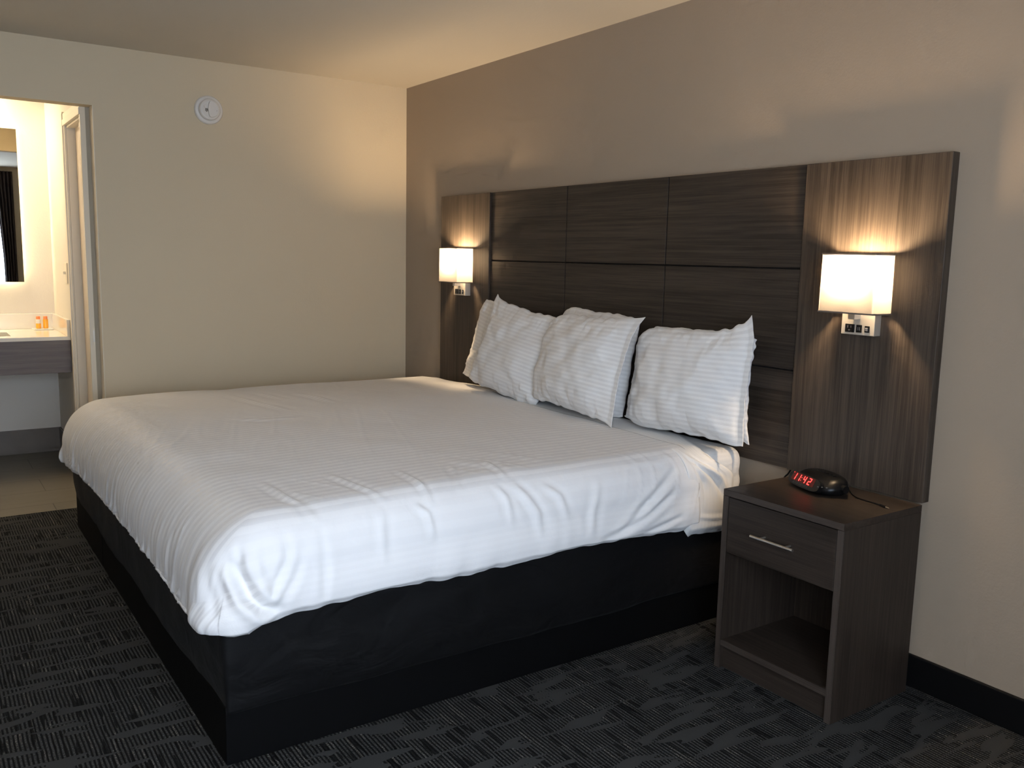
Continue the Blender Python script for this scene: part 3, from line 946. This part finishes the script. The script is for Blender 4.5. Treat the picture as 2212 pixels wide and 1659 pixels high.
# ------------------------------------------------------------------ pillows
def pillow(lab, base, W, Hh, T, lean, yaw, roll, seed, ears=((0, 0), (0, 0)), flange=0., sag=.0):
    nu, nv = 84, 66
    a = np.linspace(-1, 1, nu); b = np.linspace(-1, 1, nv)
    # denser near edges
    a = np.sign(a) * (1 - (1 - np.abs(a)) ** 1.35); b = np.sign(b) * (1 - (1 - np.abs(b)) ** 1.35)
    A, B = np.meshgrid(a, b, indexing='ij')
    sides = []
    rag = lambda x, y, s: noise(x, y, 0, s)
    eTL, eTR, eBL, eBR = ears
    pin = .055
    X = W / 2 * A * (1 - pin * np.cos(B * PI / 2) ** 1.0) 
    Z = Hh / 2 * B * (1 - pin * .8 * np.cos(A * PI / 2))
    # round corners, ears keep them pointed
    def corner(sa, sb, e):
        w = np.clip(A * sa, 0, 1) ** 5 * np.clip(B * sb, 0, 1) ** 5
        dx, dz = e if isinstance(e, tuple) else (e, e)
        return w * dx * sa, w * dz * sb
    for sa, sb, e in ((-1, 1, eTL), (1, 1, eTR), (-1, -1, eBL), (1, -1, eBR)):
        cx, cz = corner(sa, sb, e)
        X = X + cx; Z = Z + cz
    X = X + (np.abs(A) > .9) * .004 * rag(B * 9, A * 2, seed + 3) * np.sign(A)
    Z = Z + (np.abs(B) > .9) * .005 * rag(A * 9, B * 2, seed + 4)
    if flange > 0:
        fl = sst(.80, 1., A); X = X + fl * flange
    af = np.clip(A / (1 - (.10 if flange > 0 else 0)), -1, 1) if flange > 0 else A
    af = np.where(A > 0, np.clip(A / (.92 if flange > 0 else 1.), 0, 1), A)
    th = ((1 - np.abs(af) ** 2.6) * (1 - np.abs(B) ** 2.6)) ** .62
    th = th * (1 - .22 * B) 
    edge = (1 - np.clip(th, 0, 1))
    wr = .0075 * noise(A * 3.2 + seed, B * 3.2, 0, seed) + .004 * noise(A * 7, B * 6, 0, seed + 1)
    radial = np.abs(noise(A * 13, B * 3, 0, seed + 7)) * np.clip(np.abs(B) - .45, 0, 1) + np.abs(noise(A * 3, B * 11, 0, seed + 8)) * np.clip(np.abs(A) - .5, 0, 1)
    dg = 1 - np.abs(noise((A + B * .7) * 5, (A - B) * 1.3, 0, seed + 9)) * 3
    wr = wr - .018 * radial * np.clip(th * 4, 0, 1) + .004 * np.clip(dg, 0, 1) * sst(.3, .9, np.abs(A))
    yf = -(T / 2 * th + wr * np.clip(th * 3, 0, 1) + .0015)
    yb = (T / 2 * th * .85 + .0015)
    belly = .02 * (1 - B ** 2)
    fo = np.stack([X, yf, Z], -1).reshape(-1, 3); bo = np.stack([X, yb, Z], -1).reshape(-1, 3)
    # bend: top droops backwards or forwards
    for G in (fo, bo):
        G[:, 1] += sag * np.clip(G[:, 2] / (Hh / 2), -1, 1) ** 2
    V = np.concatenate([fo, bo])
    f = grid_faces(nu, nv)
    F = f.tolist() + (f[:, ::-1] + nu * nv).tolist()
    # stitch rim
    idx = np.arange(nu * nv).reshape(nu, nv)
    rim = list(idx[:, 0]) + list(idx[-1, 1:]) + list(idx[-2::-1, -1]) + list(idx[0, -2:0:-1])
    n = nu * nv
    for k in range(len(rim)):
        p, q = int(rim[k]), int(rim[(k + 1) % len(rim)])
        F.append([q, p, p + n, q + n])
    uv = np.concatenate([np.stack([A * W / 2, B * Hh / 2], -1).reshape(-1, 2)] * 2)
    o = mk('pillow', V.tolist(), F, M['pillow'], None, smooth=True, uv=uv)
    Mx = Matrix.Translation(base) @ Matrix.Rotation(yaw, 4, 'Z') @ Matrix.Rotation(lean, 4, 'X') @ Matrix.Rotation(roll, 4, 'Y') @ Matrix.Translation((0, 0, Hh / 2))
    # keep a clean object transform
    o.matrix_world = Mx
    tag(o, lab, 'pillow', 'white striped pillows along the headboard')
    return o

D2 = math.radians
ZP = .700
#      label, base, W, H, T, lean(-=back), yaw, roll
pillow('white pillow leaning on the headboard at the far left, behind another', (1.345, -.165, ZP - .005), .66, .445, .15, D2(-10), D2(2), D2(8), 101, ((-.045, .0), .0, (.015, -.01), 0))
pillow('white striped pillow in front at the far left of the bed', (1.560, -.285, ZP + .012), .61, .455, .15, D2(-16), D2(3), D2(7), 102, ((-.02, .02), (.03, -.005), (.0, -.02), (-.02, -.02)))
pillow('white pillow at the middle of the bed, mostly hidden behind another', (2.055, -.155, ZP + .01), .56, .460, .14, D2(-9), D2(0), D2(2), 103, (-.03, (.0, -.03), .0, (-.01, -.01)))
pillow('white striped pillow standing foremost at the middle of the bed', (2.125, -.310, ZP + .028), .61, .435, .16, D2(-14), D2(-4), D2(1), 104, ((-.05, -.10), (.05, .025), (-.01, -.015), (.012, .01)), flange=.03)
pillow('white striped pillow foremost on the right with pointed top corner', (2.725, -.215, ZP + .012), .60, .43, .16, D2(-9), D2(2), D2(-2), 105, ((-.07, -.03), (-.035, .055), (.005, -.04), .0), flange=.02)
pillow('white pillow on the right, only its edge showing behind another', (2.70, -.115, ZP + .012), .58, .42, .10, D2(-4), D2(0), D2(-1), 106, (-.02, (0, -.03), .0, (.01, 0)))

# ------------------------------------------------------------------ nightstand
nx0, nx1, ny0, ny1, nh = 3.190, 3.659, -.455, -.050, .634
ns = thing('nightstand', 'dark brown wood nightstand with one drawer above an open cubby', 'nightstand', ((nx0 + nx1) / 2, (ny0 + ny1) / 2, 0))
bm = bmesh.new(); add_box(bm, nx0, nx1, ny0, ny1, nh - .022, nh, .0012)
bm_obj('top', bm, M['ns_x'], ns)
box('top_edge_band', (nx0 + .001, nx1 - .001, ny0 - .0012, ny0 + .0005, nh - .021, nh - .001), M['ns_edge_x'], ns)
th = .022
box('side_panel', (nx0, nx0 + th, ny0 + .001, ny1, 0, nh - .0225), M['ns_z'], ns, bev=.001, seg=1)
box('side_panel', (nx1 - th, nx1, ny0 + .001, ny1, 0, nh - .0225), M['ns_z'], ns, bev=.001, seg=1)
for a in (nx0, nx1 - th):
    box('edge_band', (a + .0008, a + th - .0008, ny0 - .0008, ny0 + .0012, .001, nh - .023), M['ns_edge'], ns)
box('back_panel', (nx0 + th, nx1 - th, ny1 - .012, ny1 - .002, .08, nh - .0225), M['ns_z'], ns)
dr = box('drawer', (nx0 + th + .0025, nx1 - th - .0025, ny0 + .001, ny0 + .020, .418, nh - .0255), M['ns_x'], ns, bev=.001, seg=1)
box('drawer_box', (nx0 + th + .012, nx1 - th - .012, ny0 + .02, ny1 - .03, .425, nh - .05), M['ns_x'], dr)
bm = bmesh.new()
add_tube(bm, [(3.338, ny0 - .030, .513), (3.505, ny0 - .030, .513)], .0052, 14)
for x in (3.372, 3.471):
    add_tube(bm, [(x, ny0 - .030, .513), (x, ny0 + .002, .513)], .0038, 10)
bm_obj('handle', bm, M['steel'], dr, lab='brushed metal bar handle')
box('shelf', (nx0 + th, nx1 - th, ny0 + .003, ny1 - .012, .082, .104), M['ns_x'], ns, bev=.001, seg=1)
box('shelf_edge_band', (nx0 + th, nx1 - th, ny0 + .0015, ny0 + .0035, .083, .103), M['ns_edge_x'], ns)
box('kick_panel', (nx0 + th, nx1 - th, ny0 + .018, ny0 + .034, 0.001, .0815), M['ns_x'], ns)

# ------------------------------------------------------------------ clock radio
CKA = D2(-19)
ck = thing('alarm_clock', 'black clock radio with red glowing digits on the nightstand', 'clock', (3.368, -.178, nh + .0005), (0, 0, CKA))
ck.scale = (1.09, 1.09, 1.09)
def sup(rx, ry, n=64, e=2.6):
    out = []
    for k in range(n):
        a = 2 * PI * k / n
        c_, s_ = math.cos(a), math.sin(a)
        out.append((rx * math.copysign(abs(c_) ** (2 / e), c_), ry * math.copysign(abs(s_) ** (2 / e), s_)))
    return out
bm = bmesh.new()
lev = [(0.0, .074, .044, 0.), (.003, .084, .052, 0.), (.012, .096, .058, 0.), (.022, .099, .060, 0.), (.030, .097, .056, .003), (.042, .088, .047, .009), (.049, .078, .039, .013), (.0525, .064, .030, .015), (.0535, .040, .018, .016)]
rings = []
for (z, rx, ry, oy) in lev:
    rings.append([bm.verts.new((x, y + oy, z)) for x, y in sup(rx, ry)])
for a, b in zip(rings[:-1], rings[1:]):
    for k in range(64):
        bm.faces.new((a[k], a[(k + 1) % 64], b[(k + 1) % 64], b[k]))
bm.faces.new(rings[0]); bm.faces.new(list(reversed(rings[-1])))
bm_obj('clock_body', bm, M['blackp'], ck, world=False, smooth=True)
# face frame: slanted plane from (y=-.064,z=.012) to (y=-.044,z=.047)
fy0, fz0, fy1, fz1 = -.0655, .010, -.0475, .0465
fl = math.hypot(fy1 - fy0, fz1 - fz0)
du = ((fy1 - fy0) / fl, (fz1 - fz0) / fl)          # up direction in the y-z plane
dn = (-du[1], du[0])                                # outwards (towards -y)
def face_pt(x, s, o):   # s : distance up the face, o : offset outwards
    return (x, fy0 + du[0] * s + dn[0] * o, fz0 + du[1] * s + dn[1] * o)
def face_prism(bm, pts, o0, o1):
    a = [bm.verts.new(face_pt(x, s, o0)) for x, s in pts]; b = [bm.verts.new(face_pt(x, s, o1)) for x, s in pts]
    n = len(pts)
    bm.faces.new(b); bm.faces.new(list(reversed(a)))
    for k in range(n):
        bm.faces.new((a[k], a[(k + 1) % n], b[(k + 1) % n], b[k]))
bm = bmesh.new()
pts = [(x - .004, s + fl / 2) for x, s in sup(.079, fl / 2 + .001, 48, 3.5)]
face_prism(bm, pts, -.014, .0015)
bm_obj('face_plate', bm, M['blackp'], ck, world=False)
bm = bmesh.new()
dx0, dx1, ds0, ds1 = -.067, .047, .0120, .0392
rc = .003
pts = []
for (qx, qs, a0) in ((dx1 - rc, ds1 - rc, 0), (dx0 + rc, ds1 - rc, 90), (dx0 + rc, ds0 + rc, 180), (dx1 - rc, ds0 + rc, 270)):
    for k in range(5):
        a = math.radians(a0 + 22.5 * k); pts.append((qx + rc * math.cos(a), qs + rc * math.sin(a)))
face_prism(bm, pts, .0, .0022)
disp = bm_obj('display', bm, M['display'], ck, world=False)
SEG = {'1': 'bc', '4': 'fgbc', '2': 'abged'}
def digit(ch, x, s, w, h):
    bm = bmesh.new(); t_ = .0027; sl = .16
    k = lambda px, ps: (px + (ps - s) * sl, ps)
    ga = .0004
    segs = {
        'a': (x + ga, x + w - ga, s + h - t_, s + h), 'd': (x + ga, x + w - ga, s, s + t_), 'g': (x + ga, x + w - ga, s + h / 2 - t_ / 2, s + h / 2 + t_ / 2),
        'f': (x, x + t_, s + h / 2 + ga, s + h - ga), 'b': (x + w - t_, x + w, s + h / 2 + ga, s + h - ga),
        'e': (x, x + t_, s + ga, s + h / 2 - ga), 'c': (x + w - t_, x + w, s + ga, s + h / 2 - ga)}
    for c_ in SEG[ch]:
        a, b, c0, d = segs[c_]
        hx = (b - a); hs = (d - c0)
        if hx > hs:
            pp = [(a + t_ * .4, c0), (b - t_ * .4, c0), (b, (c0 + d) / 2), (b - t_ * .4, d), (a + t_ * .4, d), (a, (c0 + d) / 2)]
        else:
            pp = [((a + b) / 2, c0), (b, c0 + t_ * .4), (b, d - t_ * .4), ((a + b) / 2, d), (a, d - t_ * .4), (a, c0 + t_ * .4)]
        face_prism(bm, [k(*q) for q in pp], .0022, .0027)
    return bm_obj('digit', bm, M['red'], disp, world=False)
dh, dw = .0225, .0132
s0 = .0140
digit('1', -.0620, s0, dw, dh)
digit('1', -.0400, s0, dw, dh)
digit('4', -.0105, s0, dw, dh)
digit('2', .0150, s0, dw, dh)
bm = bmesh.new()
for ss in (s0 + .005, s0 + .014):
    xx = -.0205 + (ss - s0) * .16
    face_prism(bm, [(xx - .0009, ss - .0009), (xx + .0009, ss - .0009), (xx + .0009, ss + .0009), (xx - .0009, ss + .0009)], .0022, .0027)
bm_obj('colon', bm, M['red'], disp, world=False)
bm = bmesh.new()
face_prism(bm, [(-.0632 + .0010 * math.cos(a), s0 + .0222 + .0010 * math.sin(a)) for a in [k * PI / 4 for k in range(8)]], .0022, .0027)
bm_obj('indicator_dot', bm, M['red'], disp, world=False)
# tuning marks printed below the display
bm = bmesh.new()
for r_ in range(2):
    for k in range(12):
        x = -.052 + k * .0066 + (.002 if r_ else 0)
        w_ = .0016 if (k * 7 + r_ * 3) % 3 else .0028
        s = .0045 + r_ * .0042
        face_prism(bm, [(x, s), (x + w_, s), (x + w_, s + .0015), (x, s + .0015)], .0014, .0018)
bm_obj('dial_markings', bm, M['greyp'], ck, world=False)
bm = bmesh.new()
for k in range(5):
    add_box(bm, -.035 + k * .018, -.022 + k * .018, .008, .020, .0525, .0555, .001)
bm_obj('top_buttons', bm, M['blackp'], ck, world=False)
bm = bmesh.new()
add_tube(bm, [(.093, .012, .026), (.107, .014, .026)], .012, 20)
bm_obj('tuning_knob', bm, M['blackp'], ck, world=False)
bm = bmesh.new()
for (x, y, z) in ((.070, -.040, .030), (.078, -.032, .030), (.086, -.022, .030)):
    add_box(bm, x - .002, x + .002, y - .0195, y - .0145, z - .001, z + .001)
bm_obj('side_markings', bm, M['greyp'], ck, world=False)
# cables (local coordinates of the clock)
inv = Matrix.Rotation(-CKA, 4, 'Z')
def loc(p):
    v = inv @ (Vector(p) - Vector((3.368, -.178, nh + .0005))) / 1.09
    return v
w = smoothpath([(3.435, -.120, nh + .012), (3.452, -.128, nh + .004), (3.475, -.148, nh + .0025), (3.505, -.166, nh + .0025), (3.540, -.172, nh + .0025), (3.575, -.174, nh + .0025), (3.590, -.178, nh + .003)], 8)
bm = bmesh.new(); add_tube(bm, [loc(p) for p in w], .0021, 8)
cab = bm_obj('audio_cable', bm, M['blackp'], ck, world=False)
bm = bmesh.new(); add_tube(bm, [loc(p) for p in ((3.588, -.1775, nh + .0036), (3.594, -.1793, nh + .0036), (3.614, -.1855, nh + .0036), (3.618, -.187, nh + .0036))], [.0022, .0034, .0034, .002], 12)
bm_obj('plug_sleeve', bm, M['blackp'], cab, world=False)
bm = bmesh.new(); add_tube(bm, [loc(p) for p in ((3.617, -.1868, nh + .0036), (3.630, -.191, nh + .0034), (3.633, -.192, nh + .0032))], [.0016, .0016, .0008], 10)
bm_obj('plug_tip', bm, M['steel'], cab, world=False, lab='bright metal jack tip')
# power cord on the wall behind
bm = bmesh.new()
add_tube(bm, smoothpath([(3.122, -.012, .640), (3.105, -.012, .612), (3.085, -.012, .585), (3.06, -.014, .50), (3.06, -.02, .30), (3.07, -.025, .12)], 6), .0032, 8)
pc = bm_obj('power_cord', bm, M['blackp'], None)
tag(pc, 'black power cord on the wall between mattress and nightstand', 'cord')

# ------------------------------------------------------------------ lights
def area(name, loc_, target, sx, sy, e, col, spread=None):
    L = bpy.data.lights.new(name, 'AREA'); L.shape = 'RECTANGLE'; L.size = sx; L.size_y = sy
    L.energy = e; L.color = col
    if spread: L.spread = spread
    o = bpy.data.objects.new(name, L); COL.objects.link(o)
    o.location = loc_
    o.rotation_euler = (Vector(target) - Vector(loc_)).to_track_quat('-Z', 'Y').to_euler()
    return o
area('vanity_ceiling_light', (-1.25, -2.45, 2.42), (-1.38, -2.4, 0), .25, .8, 24., (1., .80, .54))
area('warm_fill_light', (4.3, -3.3, 2.40), (4.3, -3.3, 0), .5, .5, 4.5, (1., .78, .55))  # unseen fill, added to warm and lift the room's ambient light

wd = bpy.data.worlds.new('World'); bpy.context.scene.world = wd
wd.use_nodes = True
wd.node_tree.nodes['Background'].inputs[0].default_value = (.5, .6, .8, 1)
wd.node_tree.nodes['Background'].inputs[1].default_value = .3

# ------------------------------------------------------------------ camera
cam = bpy.data.cameras.new('camera')
co = bpy.data.objects.new('camera', cam); COL.objects.link(co)
yaw, pit, rol = math.radians(55.4706), math.radians(-8.1449), math.radians(1.2422)
Fv = Vector((-math.sin(yaw) * math.cos(pit), math.cos(yaw) * math.cos(pit), math.sin(pit)))
Rv = Vector((math.cos(yaw), math.sin(yaw), 0)); Uv = Rv.cross(Fv)
R2 = math.cos(rol) * Rv + math.sin(rol) * Uv; U2 = -math.sin(rol) * Rv + math.cos(rol) * Uv
m = Matrix((R2, U2, -Fv)).transposed().to_4x4()
m.translation = Vector((5.5761 * .927, -2.909 * .927, 1.5 * .927))
co.matrix_world = m
cam.sensor_width = 36.; cam.sensor_fit = 'HORIZONTAL'
cam.lens = 1901.2 / 2212 * 36.
cam.clip_start = .05
bpy.context.scene.camera = co

sc = bpy.context.scene
sc.view_settings.view_transform = 'Standard'
sc.view_settings.look = 'None'
sc.view_settings.exposure = 0.
sc.view_settings.gamma = 1.
sc.cycles.use_denoising = True
sc.cycles.max_bounces = 6
sc.cycles.diffuse_bounces = 4
sc.cycles.use_adaptive_sampling = True
sc.cycles.adaptive_threshold = .09
sc.cycles.adaptive_min_samples = 12
sc.cycles.sample_clamp_indirect = 4.
